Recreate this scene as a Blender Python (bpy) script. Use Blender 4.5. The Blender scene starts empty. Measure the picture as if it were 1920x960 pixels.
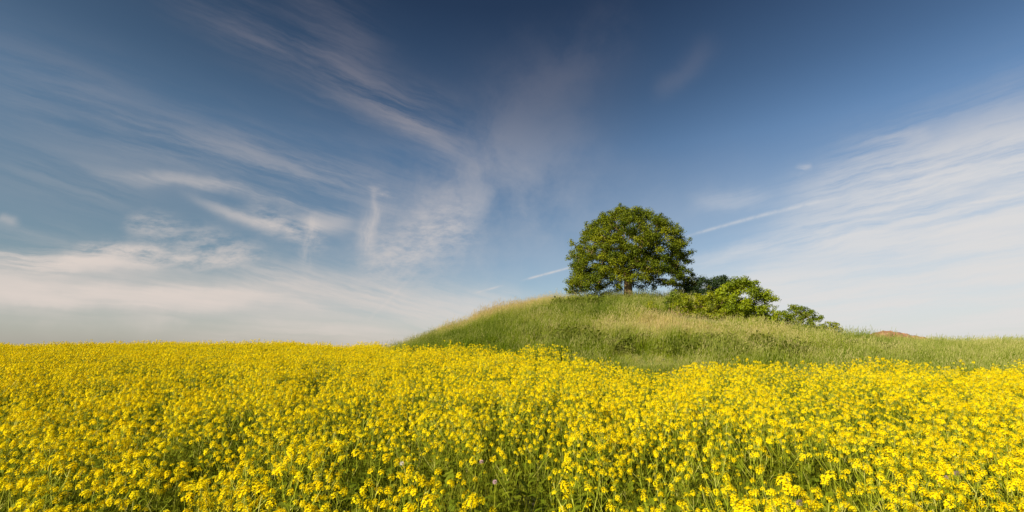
import bpy, math, random
import numpy as np
from mathutils import Vector, Matrix, Euler

# ---------------------------------------------------------------- camera, sky, sun
F = 907.0                                   # focal length in pixels of a 1920 wide picture
PITCH = math.atan(180 / F)
EYE = 1.9
cp, sp = math.cos(PITCH), math.sin(PITCH)
scene = bpy.context.scene
COL = scene.collection
cam_d = bpy.data.cameras.new('camera')
cam_d.sensor_width = 36.0
cam_d.lens = 36.0 * F / 1920
cam_d.clip_start = 0.05
cam_d.clip_end = 20000
cam = bpy.data.objects.new('camera', cam_d)
COL.objects.link(cam)
cam.location = (0, 0, EYE)
cam.rotation_euler = (math.radians(90) + PITCH, 0, 0)
scene.camera = cam
scene.view_settings.view_transform = 'Standard'
scene.view_settings.look = 'None'
EXPO = 0.58
scene.view_settings.exposure = EXPO
scene.view_settings.gamma = 1.0
scene.render.film_transparent = False

SUN_AZ = math.radians(-136)                 # clockwise from +Y: behind the camera, to the left
SUN_EL = math.radians(27)
sun_dir = Vector((math.sin(SUN_AZ) * math.cos(SUN_EL), math.cos(SUN_AZ) * math.cos(SUN_EL), math.sin(SUN_EL)))
sd = bpy.data.lights.new('sun', 'SUN')
sd.energy = 5.0
sd.angle = math.radians(0.5)
sd.color = (1.0, 0.92, 0.79)
sun = bpy.data.objects.new('sun', sd)
COL.objects.link(sun)
sun.rotation_euler = sun_dir.to_track_quat('Z', 'Y').to_euler()


def ray(px, py):
    """direction in the world that the photograph shows at (px, py)"""
    u, v = (px - 960) / F, (480 - py) / F
    return Vector((u, cp - v * sp, sp + v * cp)).normalized()


class NT:
    """little helper for node trees"""
    def __init__(self, tree):
        self.t = tree
        self.n = tree.nodes
        self.n.clear()

    def new(self, kind, **kw):
        nd = self.n.new(kind)
        for k, v in kw.items():
            setattr(nd, k, v)
        return nd

    def set(self, sock, v):
        if isinstance(v, bpy.types.NodeSocket):
            self.t.links.new(v, sock)
        else:
            sock.default_value = v

    def math(self, op, a, b=None, c=None, clamp=False):
        nd = self.new('ShaderNodeMath', operation=op, use_clamp=clamp)
        self.set(nd.inputs[0], a)
        if b is not None:
            self.set(nd.inputs[1], b)
        if c is not None:
            self.set(nd.inputs[2], c)
        return nd.outputs[0]

    def dot(self, a, b):
        nd = self.new('ShaderNodeVectorMath', operation='DOT_PRODUCT')
        self.set(nd.inputs[0], a)
        self.set(nd.inputs[1], b)
        return nd.outputs['Value']

    def vmath(self, op, a, b=None, scale=None):
        nd = self.new('ShaderNodeVectorMath', operation=op)
        self.set(nd.inputs[0], a)
        if b is not None:
            self.set(nd.inputs[1], b)
        if scale is not None:
            self.set(nd.inputs['Scale'], scale)
        return nd.outputs[0]

    def comb(self, x, y, z=0.0):
        nd = self.new('ShaderNodeCombineXYZ')
        for i, v in enumerate((x, y, z)):
            self.set(nd.inputs[i], v)
        return nd.outputs[0]

    def noise(self, vec, scale, detail=4, rough=0.55, dist=0.0, color=False):
        nd = self.new('ShaderNodeTexNoise')
        self.set(nd.inputs['Vector'], vec)
        nd.inputs['Scale'].default_value = scale
        nd.inputs['Detail'].default_value = detail
        nd.inputs['Roughness'].default_value = rough
        nd.inputs['Distortion'].default_value = dist
        return nd.outputs['Color' if color else 'Fac']

    def maprange(self, v, a, b, c=0.0, d=1.0, smooth=True):
        nd = self.new('ShaderNodeMapRange')
        nd.interpolation_type = 'SMOOTHSTEP' if smooth else 'LINEAR'
        self.set(nd.inputs['Value'], v)
        for k, x in (('From Min', a), ('From Max', b), ('To Min', c), ('To Max', d)):
            nd.inputs[k].default_value = x
        return nd.outputs['Result']

    def mix(self, fac, a, b, mode='MIX'):
        nd = self.new('ShaderNodeMix', data_type='RGBA', blend_type=mode)
        self.set(nd.inputs[0], fac)
        self.set(nd.inputs[6], a)
        self.set(nd.inputs[7], b)
        return nd.outputs[2]

    def ramp(self, fac, stops, mode='LINEAR'):
        nd = self.new('ShaderNodeValToRGB')
        nd.color_ramp.interpolation = mode
        el = nd.color_ramp.elements
        while len(el) > 1:
            el.remove(el[-1])
        el[0].position, el[0].color = stops[0][0], (*stops[0][1], 1)
        for p, c in stops[1:]:
            e = el.new(p)
            e.color = (*c, 1)
        self.set(nd.inputs[0], fac)
        return nd.outputs[0]


def lin(r, g, b):
    f = lambda c: ((c / 255 + 0.055) / 1.055) ** 2.4 if c > 10 else c / 255 / 12.92
    return (f(r), f(g), f(b))


world = bpy.data.worlds.new('World')
scene.world = world
world.use_nodes = True
W = NT(world.node_tree)
STR = 0.1
geo_dir = W.new('ShaderNodeTexCoord').outputs['Generated']
sky = W.new('ShaderNodeTexSky', sky_type='NISHITA')
sky.sun_disc = False
sky.sun_elevation = SUN_EL
sky.sun_rotation = SUN_AZ
sky.altitude = 50
sky.air_density = 1.0
sky.dust_density = 1.0
sky.ozone_density = 1.5
sep = W.new('ShaderNodeSeparateXYZ')
W.set(sep.inputs[0], geo_dir)
dz = sep.outputs[2]
# clear-sky gain: polarised, deep blue towards the zenith
GAIN = [(0.0, (1, 1, 1)), (1.0, (1, 1, 1))]
GAIN = [(-0.02, (.84, .96, 1.22)), (.05, (.86, .95, 1.10)), (.12, (.86, .91, .96)), (.24, (.78, .83, .86)), (.39, (.60, .72, .80)), (.48, (.42, .52, .60)), (.62, (.23, .30, .38)), (1.0, (.16, .22, .30))]
GAIN = [(a, tuple(v / 2 ** EXPO for v in c)) for a, c in GAIN]
base_sky = W.mix(1.0, sky.outputs[0], W.ramp(dz, GAIN), 'MULTIPLY')
# the deepest blue of a polarised sky is a band; it opens up to both sides
side = W.math('ABSOLUTE', W.dot(geo_dir, Vector((0.995, -0.10, 0.0))))
opening = W.math('MULTIPLY', W.maprange(side, 0.0, 0.72), W.maprange(dz, 0.05, 0.45))
base_sky = W.vmath('SCALE', base_sky, scale=W.math('MULTIPLY_ADD', opening, 0.35, 1.0))

grey_l = W.maprange(sep.outputs[0], 0.05, -0.7, 0.0, 1.0)
base_sky = W.mix(grey_l, base_sky, (0.93, 0.90, 0.82, 1), 'MULTIPLY')

# --- cirrus: long wisps, each one lying along a great circle from A to B
warp_n = W.noise(geo_dir, 3.5, 5, 0.6, color=True)
warp = W.vmath('SCALE', W.vmath('SUBTRACT', warp_n, (0.5, 0.5, 0.5)), scale=0.11)
wdir = W.vmath('NORMALIZE', W.vmath('ADD', geo_dir, warp))
fine_n = W.noise(geo_dir, 14, 5, 0.6, color=True)
wdir2 = W.vmath('NORMALIZE', W.vmath('ADD', geo_dir, W.vmath('SCALE', W.vmath('SUBTRACT', fine_n, (0.5, 0.5, 0.5)), scale=0.018)))


def frame_at(A, B):
    a, b = ray(*A), ray(*B)
    c = (a + b).normalized()
    t = (b - a).normalized()
    n = c.cross(t).normalized()
    return c, t, n, (b - a).length / 2


def streaks(A, B, k_along, k_across, lo, hi, seed, detail=6, rough=0.6, d=None):
    """a field of fine streaks combed along the direction A-B"""
    c, t, n, L = frame_at(A, B)
    d = d or wdir2
    v = W.comb(W.math('MULTIPLY', W.dot(d, t), k_along), W.math('MULTIPLY', W.dot(d, n), k_across), seed)
    return W.maprange(W.noise(v, 1.0, detail, rough), lo, hi)


def wisp(A, B, width, strength, tex=None, bend=0.0, d=None, soft=4.0, end_w=None):
    """soft elongated patch of cloud along A-B; width in radians"""
    c, t, n, L = frame_at(A, B)
    d = d or wdir
    s = W.math('DIVIDE', W.dot(d, t), L)
    q = W.dot(d, n)
    if bend:
        q = W.math('ADD', q, W.math('MULTIPLY', W.math('MULTIPLY', s, s), bend))
    if end_w is not None:                                # width changes from A to B
        wv = W.maprange(s, -1.0, 1.0, width, end_w, smooth=False)
        q = W.math('DIVIDE', q, wv)
    else:
        q = W.math('DIVIDE', q, width)
    e = W.math('ADD', W.math('MULTIPLY', q, q), W.math('POWER', W.math('ABSOLUTE', s), soft))
    m = W.math('EXPONENT', W.math('MULTIPLY', e, -1.0))
    m = W.math('MULTIPLY', m, W.maprange(W.dot(d, c), 0.0, 0.3))
    if tex is not None:
        m = W.math('MULTIPLY', m, tex)
    return W.math('MULTIPLY', m, strength)


tex_l = streaks((100, 60), (850, 330), 2.6, 20.0, 0.36, 0.66, 3.1, 7, 0.66)
tex_l2 = streaks((0, 440), (700, 620), 2.6, 28.0, 0.36, 0.62, 8.7, 7, 0.64)
tex_r = streaks((1300, 420), (1900, 260), 4.0, 34.0, 0.30, 0.62, 5.5, 7, 0.64)
tex_f = streaks((660, 420), (800, 420), 26.0, 60.0, 0.30, 0.70, 1.2, 5, 0.65)
tex_v = streaks((700, 470), (720, 360), 12.0, 34.0, 0.28, 0.66, 2.2, 5, 0.6)
soft_r = W.math('MULTIPLY_ADD', streaks((1300, 600), (1900, 520), 3.2, 34.0, 0.34, 0.62, 6.1, 7, 0.64), 0.50, 0.50)
soft_l = W.math('MULTIPLY_ADD', streaks((0, 560), (900, 640), 2.2, 26.0, 0.30, 0.64, 4.4), 0.60, 0.40)
tex_bank = streaks((0, 440), (700, 520), 3.5, 26.0, 0.32, 0.54, 2.7)
tex_b = W.maprange(W.noise(wdir, 5.0, 6, 0.62), 0.30, 0.70)
tex_t = W.math('MULTIPLY_ADD', W.maprange(W.noise(geo_dir, 55.0, 4, 0.6), 0.35, 0.6), 0.5, 0.5)
clouds = []
# upper veils, left of the middle
clouds += [wisp((300, -60), (880, 290), 0.045, 0.36, tex_l, end_w=0.062),
           wisp((560, -80), (700, 120), 0.050, 0.20, tex_l),
           wisp((620, 140), (850, 290), 0.026, 0.30, tex_l),
           wisp((-150, 80), (760, 380), 0.060, 0.20, tex_l),
           wisp((240, 290), (660, 410), 0.012, 0.42, tex_l, bend=-0.016),
           wisp((-60, 290), (300, 360), 0.040, 0.10, tex_l2),
           wisp((-100, 190), (700, 440), 0.035, 0.07, tex_l2),
           wisp((300, 240), (800, 400), 0.030, 0.18, tex_l),
           wisp((-100, 400), (160, 440), 0.020, 0.15, tex_l2),
           wisp((800, 440), (1080, 100), 0.110, 0.12, tex_b),
           wisp((700, 460), (1100, 260), 0.120, 0.24, tex_b),
           wisp((900, 330), (1000, 90), 0.060, 0.07, tex_b),
           wisp((1000, 180), (1180, 30), 0.060, 0.13, tex_b),
           wisp((1230, 170), (1330, 80), 0.022, 0.13, None),
           # the bright little tufts
           wisp((255, 400), (345, 430), 0.022, 0.50, tex_f),
           wisp((380, 405), (650, 435), 0.009, 0.55, tex_l2, bend=0.022, end_w=0.024, d=wdir2),
           wisp((470, 395), (610, 460), 0.024, 0.50, tex_f, d=wdir2),
           wisp((574, 500), (590, 400), 0.013, 0.50, tex_v, d=wdir2),
           wisp((676, 480), (706, 385), 0.017, 0.50, tex_v, bend=-0.012, d=wdir2),
           wisp((692, 352), (732, 370), 0.007, 0.38, tex_f, d=wdir2),
           wisp((700, 355), (706, 400), 0.006, 0.22, None, d=wdir2),
           wisp((690, 520), (880, 400), 0.060, 0.48, tex_f),
           wisp((690, 490), (830, 500), 0.030, 0.40, tex_b),
           wisp((340, 440), (480, 490), 0.026, 0.42, tex_f),
           # bank low on the left
           wisp((-250, 480), (330, 486), 0.024, 0.95, tex_bank),
           wisp((-300, 505), (560, 580), 0.036, 0.98, soft_l, end_w=0.040),
           wisp((420, 530), (1000, 600), 0.046, 0.60, tex_l2),
           wisp((500, 570), (960, 580), 0.050, 0.45, soft_l),
           wisp((380, 640), (900, 640), 0.030, 0.70, soft_l),
           wisp((150, 465), (330, 462), 0.016, 0.75, tex_f),
           wisp((250, 600), (600, 560), 0.020, 0.55, tex_bank),
           wisp((-200, 545), (500, 560), 0.014, 0.60, tex_bank),
           wisp((150, 480), (480, 490), 0.018, 0.60, tex_f),
           wisp((0, 392), (40, 398), 0.006, 0.30, None),
           # the sheet on the right
           wisp((1520, 370), (2100, 235), 0.050, 0.66, tex_r, end_w=0.085, d=wdir),
           wisp((1450, 470), (2150, 350), 0.060, 0.72, tex_r, end_w=0.12),
           wisp((1700, 420), (2300, 380), 0.10, 0.62, soft_r, end_w=0.14),
           wisp((1290, 575), (2200, 500), 0.070, 0.78, soft_r, end_w=0.11),
           wisp((1250, 630), (2300, 600), 0.085, 0.88, soft_r, end_w=0.12),
           wisp((1290, 500), (1640, 430), 0.016, 0.40, tex_r),
           wisp((1640, 275), (1760, 240), 0.009, 0.30, tex_r),
           wisp((1495, 320), (1522, 312), 0.007, 0.50, tex_f, d=wdir2),
           wisp((1310, 372), (1450, 365), 0.018, 0.26, tex_r),
           wisp((1100, 420), (1700, 330), 0.10, 0.10, None),
           wisp((500, 470), (1400, 440), 0.14, 0.13, tex_b),
           # vapour trails, two lengths of the same one and two broken bits
           wisp((1285, 441), (1575, 366), 0.0026, 0.42, tex_t, bend=-0.003, d=geo_dir, soft=6.0, end_w=0.0042),
           wisp((985, 524), (1075, 500), 0.0022, 0.60, tex_t, d=geo_dir, soft=6.0),
           wisp((892, 549), (940, 536), 0.0020, 0.40, tex_t, d=geo_dir),
           wisp((690, 600), (775, 515), 0.0035, 0.25, tex_t, d=wdir2)]
trans = None
for c in clouds:
    k = W.math('SUBTRACT', 1.0, c)
    trans = k if trans is None else W.math('MULTIPLY', trans, k)
dens = W.math('SUBTRACT', 1.0, trans, clamp=True)
# the low haze that whitens the last degrees above the land, all the way round
haze_low = W.math('MULTIPLY', W.maprange(dz, 0.16, 0.0), 0.30)
dens = W.math('SUBTRACT', 1.0, W.math('MULTIPLY', W.math('SUBTRACT', 1.0, dens), W.math('SUBTRACT', 1.0, haze_low)), clamp=True)
CR, CLF, CTOP = lin(224, 221, 219), lin(222, 210, 202), lin(138, 134, 144)
CR, CLF, CTOP = [tuple(v / 2 ** EXPO for v in c) for c in (CR, CLF, CTOP)]
cloud_low = W.mix(W.maprange(sep.outputs[0], -0.35, 0.45), (*[c / STR for c in CLF], 1), (*[c / STR for c in CR], 1))
cloud_col = W.mix(W.maprange(dz, 0.25, 0.55), cloud_low, (*[c / STR for c in CTOP], 1))
final = W.mix(dens, base_sky, cloud_col)
bg = W.new('ShaderNodeBackground')
W.set(bg.inputs['Color'], final)
bg.inputs['Strength'].default_value = STR
W.set(W.new('ShaderNodeOutputWorld').inputs['Surface'], bg.outputs[0])

# ---------------------------------------------------------------- helpers
rng = np.random.default_rng(11)
random.seed(11)


def tag(o, label=None, cat=None, group=None, kind=None):
    if label: o['label'] = label
    if cat: o['category'] = cat
    if group: o['group'] = group
    if kind: o['kind'] = kind
    return o


def empty(name, loc, rz=0.0):
    o = bpy.data.objects.new(name, None)
    COL.objects.link(o)
    o.location = loc
    o.rotation_euler = (0, 0, rz)
    o.empty_display_size = 0.1
    return o


def link(name, mesh, parent=None):
    o = bpy.data.objects.new(name, mesh)
    COL.objects.link(o)
    if parent: o.parent = parent
    return o


class MB:
    """collects vertices and faces, with a material slot per face"""
    def __init__(self):
        self.v, self.f, self.m, self.n = [], [], [], 0

    def add(self, verts, faces, mat=0):
        verts = np.asarray(verts, float)
        self.v.append(verts)
        for f in faces:
            self.f.append(tuple(i + self.n for i in f))
            self.m.append(mat)
        self.n += len(verts)

    def join(self, other, M=None, mat=None):
        if not other.v: return
        V = np.concatenate(other.v)
        if M is not None:
            A = np.array(M)
            V = V @ A[:3, :3].T + A[:3, 3]
        self.v.append(V)
        n = self.n
        self.f += [tuple(i + n for i in f) for f in other.f]
        self.m += [mat if mat is not None else k for k in other.m]
        self.n += len(V)

    def tube(self, pts, radii, sides=5, mat=0, cap=True):
        pts = [Vector(p) for p in pts]
        rings = []
        for i, p in enumerate(pts):
            d = (pts[min(i + 1, len(pts) - 1)] - pts[max(i - 1, 0)])
            d = d.normalized() if d.length > 1e-9 else Vector((0, 0, 1))
            a = d.cross(Vector((0.13, 0.99, 0.05))).normalized()
            b = d.cross(a)
            rings.append([p + (a * math.cos(6.2832 * k / sides) + b * math.sin(6.2832 * k / sides)) * radii[i] for k in range(sides)])
        V = [q for r in rings for q in r]
        Fs = []
        for i in range(len(pts) - 1):
            for k in range(sides):
                k2 = (k + 1) % sides
                Fs.append((i * sides + k, i * sides + k2, (i + 1) * sides + k2, (i + 1) * sides + k))
        if cap:
            Fs.append(tuple((len(pts) - 1) * sides + k for k in range(sides)))
        self.add([tuple(q) for q in V], Fs, mat)

    def mesh(self, name, mats, smooth=False):
        me = bpy.data.meshes.new(name)
        V = np.concatenate(self.v) if self.v else np.zeros((0, 3))
        me.from_pydata(V.tolist(), [], self.f)
        for m in (mats if isinstance(mats, (list, tuple)) else [mats]):
            me.materials.append(m)
        me.polygons.foreach_set('material_index', self.m)
        if smooth:
            me.polygons.foreach_set('use_smooth', [True] * len(self.f))
        me.update()
        return me


# ---------------------------------------------------------------- materials
def leafy(name, col_nodes, transl=0.35, rough=0.6, spec=0.25):
    m = bpy.data.materials.new(name)
    m.use_nodes = True
    N = NT(m.node_tree)
    col = col_nodes(N)
    p = N.new('ShaderNodeBsdfPrincipled')
    N.set(p.inputs['Base Color'], col)
    p.inputs['Roughness'].default_value = rough
    p.inputs['Specular IOR Level'].default_value = spec
    out = N.new('ShaderNodeOutputMaterial')
    if transl > 0:
        tr = N.new('ShaderNodeBsdfTranslucent')
        N.set(tr.inputs['Color'], col)
        mx = N.new('ShaderNodeMixShader')
        mx.inputs[0].default_value = transl
        N.set(mx.inputs[1], p.outputs[0])
        N.set(mx.inputs[2], tr.outputs[0])
        N.set(out.inputs[0], mx.outputs[0])
    else:
        N.set(out.inputs[0], p.outputs[0])
    return m


def rnd(N):
    return N.new('ShaderNodeObjectInfo').outputs['Random']


def inst(N, name):
    a = N.new('ShaderNodeAttribute', attribute_type='INSTANCER')
    a.attribute_name = name
    return a.outputs['Fac']


def geo(N, name):
    a = N.new('ShaderNodeAttribute', attribute_type='GEOMETRY')
    a.attribute_name = name
    return a.outputs['Fac']


def posn(N):
    return N.new('ShaderNodeNewGeometry').outputs['Position']


def petals(N):
    a = N.ramp(rnd(N), [(0, (0.90, 0.67, 0.001)), (0.5, (0.94, 0.74, 0.002)), (1, (0.95, 0.80, 0.006))])
    n = N.noise(posn(N), 90.0, 2, 0.5)
    return N.mix(N.maprange(n, 0.35, 0.7, 0, 0.4), a, (0.88, 0.58, 0.001, 1))


def stemcol(N):
    n = N.noise(posn(N), 9.0, 2, 0.5)
    return N.ramp(n, [(0.3, (0.19, 0.25, 0.008)), (0.55, (0.36, 0.38, 0.02)), (0.70, (0.60, 0.56, 0.14))])


def cropleaf(N):
    n = N.noise(posn(N), 14.0, 2, 0.5)
    return N.mix(rnd(N), N.ramp(n, [(0.3, (0.08, 0.12, 0.005)), (0.7, (0.19, 0.24, 0.010))]), (0.22, 0.25, 0.012, 1))


M_petal = leafy('rapeseed_petal', petals, 0.28, 0.7, 0.06)
M_bud = leafy('rapeseed_bud', lambda N: N.mix(rnd(N), (0.50, 0.48, 0.03, 1), (0.36, 0.42, 0.05, 1)), 0.2)
M_stem = leafy('rapeseed_stem', stemcol, 0.15, 0.6, 0.12)
M_leaf = leafy('rapeseed_leaf', cropleaf, 0.3, 0.65, 0.1)


def under(N):
    return N.mix(rnd(N), (0.11, 0.155, 0.004, 1), (0.42, 0.42, 0.03, 1))


M_weed = leafy('weed_leaf', lambda N: N.mix(rnd(N), (0.12, 0.155, 0.010, 1), (0.25, 0.28, 0.03, 1)), 0.3, 0.5)
M_under = leafy('undergrowth_leaf', under, 0.35, 0.65, 0.08)


def grasscol(N):
    t = inst(N, 'dry')
    r = N.math('ADD', N.math('MULTIPLY', rnd(N), 0.46), -0.24)
    v = N.math('ADD', t, r, clamp=True)
    c = N.ramp(v, [(0.0, (0.05, 0.10, 0.004)), (0.22, (0.15, 0.215, 0.005)), (0.45, (0.27, 0.325, 0.012)), (0.72, (0.48, 0.46, 0.10)), (1.0, (0.58, 0.47, 0.18))])
    return c


M_grass = leafy('meadow_grass', grasscol, 0.42, 0.65, 0.08)


def seedcol(N):
    t = inst(N, 'dry')
    r = N.math('ADD', N.math('MULTIPLY', rnd(N), 0.4), -0.1)
    return N.ramp(N.math('ADD', t, r, clamp=True), [(0.0, (0.15, 0.21, 0.015)), (0.4, (0.34, 0.37, 0.07)), (0.8, (0.66, 0.55, 0.25)), (1.0, (0.60, 0.46, 0.22))])


M_seed = leafy('meadow_grass_seed_head', seedcol, 0.4, 0.6, 0.1)


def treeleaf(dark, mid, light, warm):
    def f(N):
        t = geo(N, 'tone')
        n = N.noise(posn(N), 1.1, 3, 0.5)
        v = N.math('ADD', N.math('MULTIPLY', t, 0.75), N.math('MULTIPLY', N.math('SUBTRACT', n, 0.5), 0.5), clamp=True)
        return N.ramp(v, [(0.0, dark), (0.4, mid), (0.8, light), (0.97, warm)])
    return f


M_oak = leafy('oak_leaf', treeleaf((0.06, 0.09, 0.004), (0.145, 0.175, 0.005), (0.27, 0.275, 0.006), (0.42, 0.32, 0.010)), 0.24, 0.6, 0.15)
M_bright = leafy('bright_bush_leaf', treeleaf((0.15, 0.20, 0.004), (0.29, 0.35, 0.006), (0.42, 0.45, 0.010), (0.52, 0.44, 0.02)), 0.38, 0.5, 0.3)
M_low = leafy('low_bush_leaf', treeleaf((0.13, 0.17, 0.004), (0.27, 0.30, 0.006), (0.42, 0.42, 0.010), (0.50, 0.42, 0.02)), 0.35, 0.5, 0.3)
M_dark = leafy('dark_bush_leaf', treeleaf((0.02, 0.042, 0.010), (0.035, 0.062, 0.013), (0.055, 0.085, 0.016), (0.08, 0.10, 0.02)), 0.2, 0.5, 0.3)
M_elder = leafy('elder_leaf', treeleaf((0.08, 0.12, 0.006), (0.17, 0.22, 0.010), (0.28, 0.32, 0.018), (0.38, 0.29, 0.08)), 0.3, 0.5, 0.3)


def bark_mat():
    m = bpy.data.materials.new('bark')
    m.use_nodes = True
    N = NT(m.node_tree)
    P = posn(N)
    v = N.vmath('MULTIPLY', P, (1, 1, 0.22))
    n = N.noise(v, 16.0, 5, 0.65)
    c = N.ramp(n, [(0.3, (0.08, 0.050, 0.022)), (0.5, (0.24, 0.155, 0.070)), (0.7, (0.42, 0.28, 0.14))])
    p = N.new('ShaderNodeBsdfPrincipled')
    N.set(p.inputs['Base Color'], c)
    p.inputs['Roughness'].default_value = 0.9
    b = N.new('ShaderNodeBump')
    b.inputs['Strength'].default_value = 0.9
    b.inputs['Distance'].default_value = 0.03
    N.set(b.inputs['Height'], n)
    N.set(p.inputs['Normal'], b.outputs[0])
    N.set(N.new('ShaderNodeOutputMaterial').inputs[0], p.outputs[0])
    return m


M_bark = bark_mat()


def ground_mat(name, a, b, c, sc):
    m = bpy.data.materials.new(name)
    m.use_nodes = True
    N = NT(m.node_tree)
    n = N.noise(posn(N), sc, 6, 0.6)
    col = N.ramp(n, [(0.3, a), (0.5, b), (0.7, c)])
    p = N.new('ShaderNodeBsdfPrincipled')
    N.set(p.inputs['Base Color'], col)
    p.inputs['Roughness'].default_value = 0.95
    bp = N.new('ShaderNodeBump')
    bp.inputs['Strength'].default_value = 0.6
    bp.inputs['Distance'].default_value = 0.05
    N.set(bp.inputs['Height'], n)
    N.set(p.inputs['Normal'], bp.outputs[0])
    N.set(N.new('ShaderNodeOutputMaterial').inputs[0], p.outputs[0])
    return m


M_field = ground_mat('field_soil', (0.035, 0.045, 0.012), (0.06, 0.08, 0.02), (0.10, 0.085, 0.045), 3.0)
M_turf = ground_mat('turf', (0.06, 0.085, 0.015), (0.11, 0.14, 0.025), (0.19, 0.18, 0.06), 2.0)
M_clay = ground_mat('red_clay', (0.15, 0.07, 0.035), (0.28, 0.14, 0.065), (0.42, 0.26, 0.13), 2.2)

# ---------------------------------------------------------------- terrain
def sstep(a, b, x):
    t = np.clip((x - a) / (b - a), 0, 1)
    return t * t * (3 - 2 * t)


TOP = 0.88                                   # mean height of the crop
PXK = [-400, 0, 200, 400, 500, 650, 740, 900, 1000, 1080, 1150, 1250, 1350, 1500, 1700, 1920, 2300]
DK = [27, 27, 27, 27, 27, 27, 25, 20, 17.5, 16, 15, 14, 14, 14, 14, 14, 14]
RK = [650, 646, 643, 641, 641, 648, 649, 652, 657, 667, 680, 690, 681, 677, 679, 684, 690]
TK, SK = [], []
for px_, D_, r_ in zip(PXK, DK, RK):
    Z_ = D_ * math.tan(PITCH + math.atan((480 - r_) / F))
    TK.append((px_ - 960) / F * (D_ * cp + Z_ * sp) / D_)
    SK.append((EYE + Z_ - TOP) / D_)


def crop_edge(x, y):
    return np.interp(x / np.maximum(y, 1.5), TK, DK)


def base(x, y):
    yy = np.maximum(y, 0.0)
    t = np.clip(x / np.maximum(yy, 1.5), -1.6, 1.8)
    D = np.interp(t, TK, DK)
    s = np.interp(t, TK, SK)
    over = np.maximum(yy - D, 0)
    left = 1 - sstep(-0.3, -0.1, t)
    return s * np.minimum(yy, D) - left * np.minimum(0.006 * over ** 2, 0.12 * over)


CX, CY = 8.0, 34.0
PX = [-16, -11, -8, -4.5, -2.7, -1, .7, 2.5, 4.5, 8, 11, 13, 14.5, 17, 19.5, 22, 26, 60]
PZ = [0.0, 0.75, 1.6, 3.0, 3.6, 4.25, 4.7, 5.0, 5.12, 5.15, 5.0, 4.4, 3.75, 3.0, 2.6, 2.25, 2.05, 2.1]


def hill(x, y):
    P = np.interp(x, PX, PZ)
    Ry = np.where(x < 8, 19.5 * np.sqrt(np.clip(1 - ((x - 8) / 24.) ** 2, .15, 1)), 19.5)
    v = np.abs((y - CY) / Ry)
    K = np.interp(v, [0, .08, .18, .3, .5, .7, .85, .95, 1.05, 1.3], [1, 1, .975, .9, .68, .43, .24, .12, .0, -.3])
    return 0.4 + (P - 0.4) * K


def height(x, y):
    x = np.asarray(x, float); y = np.asarray(y, float)
    a = base(x, y); b = hill(x, y)
    k = 0.5
    h = np.clip(0.5 + 0.5 * (b - a) / k, 0, 1)
    z = a * (1 - h) + b * h + k * h * (1 - h)
    far = sstep(60, 140, np.hypot(x, y))
    bump = 0.04 * np.sin(x * 1.7 + 0.6 * y) * np.cos(y * 1.3 - 0.4 * x)
    return (z + bump) * (1 - far) + far * (-1.5)


def hz(x, y):
    return float(height(x, y))


def pix(x, y, z):
    dep = y * cp + (z - EYE) * sp
    v = (z - EYE) * cp - y * sp
    return 960 + F * x / dep, 480 - F * v / dep


def ground_at(px, py, lo=10.0, hi=60.0):
    """the first point of the land that the photograph shows at (px, py)"""
    d = ray(px, py)
    for y in np.arange(lo, hi, 0.1):
        k = y / d.y
        x, z = d.x * k, EYE + d.z * k
        if hz(x, y) >= z:
            return x, float(y), hz(x, y)
    return None


def at_depth(px, Y):
    u = (px - 960) / F
    z = EYE
    for _ in range(6):
        x = u * (Y * cp + (z - EYE) * sp)
        z = hz(x, Y)
    return x, Y, z


def axis(c, step, n_core, far):
    core = np.arange(-n_core, n_core + 1) * step
    out, s, p = [], step, core[-1]
    while p < far:
        s *= 1.22
        p += s
        out.append(p)
    out = np.array(out)
    return np.concatenate([c - out[::-1] , c + core, c + out]) if True else None


gx, gy = axis(2.0, 0.5, 84, 4000), axis(26.0, 0.5, 72, 4000)
GX, GY = np.meshgrid(gx, gy)
GZ = height(GX, GY)
verts = np.stack([GX.ravel(), GY.ravel(), GZ.ravel()], 1)
nx, ny = len(gx), len(gy)
ii, jj = np.meshgrid(np.arange(nx - 1), np.arange(ny - 1))
q = (jj * nx + ii).ravel()
quads = np.stack([q, q + 1, q + 1 + nx, q + nx], 1)
ctr = verts[quads].mean(1)
cx_, cy_ = ctr[:, 0], ctr[:, 1]
is_hill = ((cy_ > crop_edge(cx_, cy_)) | (hill(cx_, cy_) > base(cx_, cy_) + .05)) & (cy_ > 12) & ((hill(cx_, cy_) > base(cx_, cy_) - 0.3) | (cx_ > 0)) & (cy_ < 70) & (cx_ < 70) & (cx_ > -16)


def submesh(name, faces, mat, label=None):
    used, inv = np.unique(faces.ravel(), return_inverse=True)
    me = bpy.data.meshes.new(name)
    me.from_pydata(verts[used].tolist(), [], inv.reshape(-1, 4).tolist())
    me.materials.append(mat)
    me.polygons.foreach_set('use_smooth', [True] * len(me.polygons))
    o = link(name, me)
    o['kind'] = 'structure'
    return o


submesh('ground', quads[~is_hill], M_field)
submesh('hill', quads[is_hill], M_turf)

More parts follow.
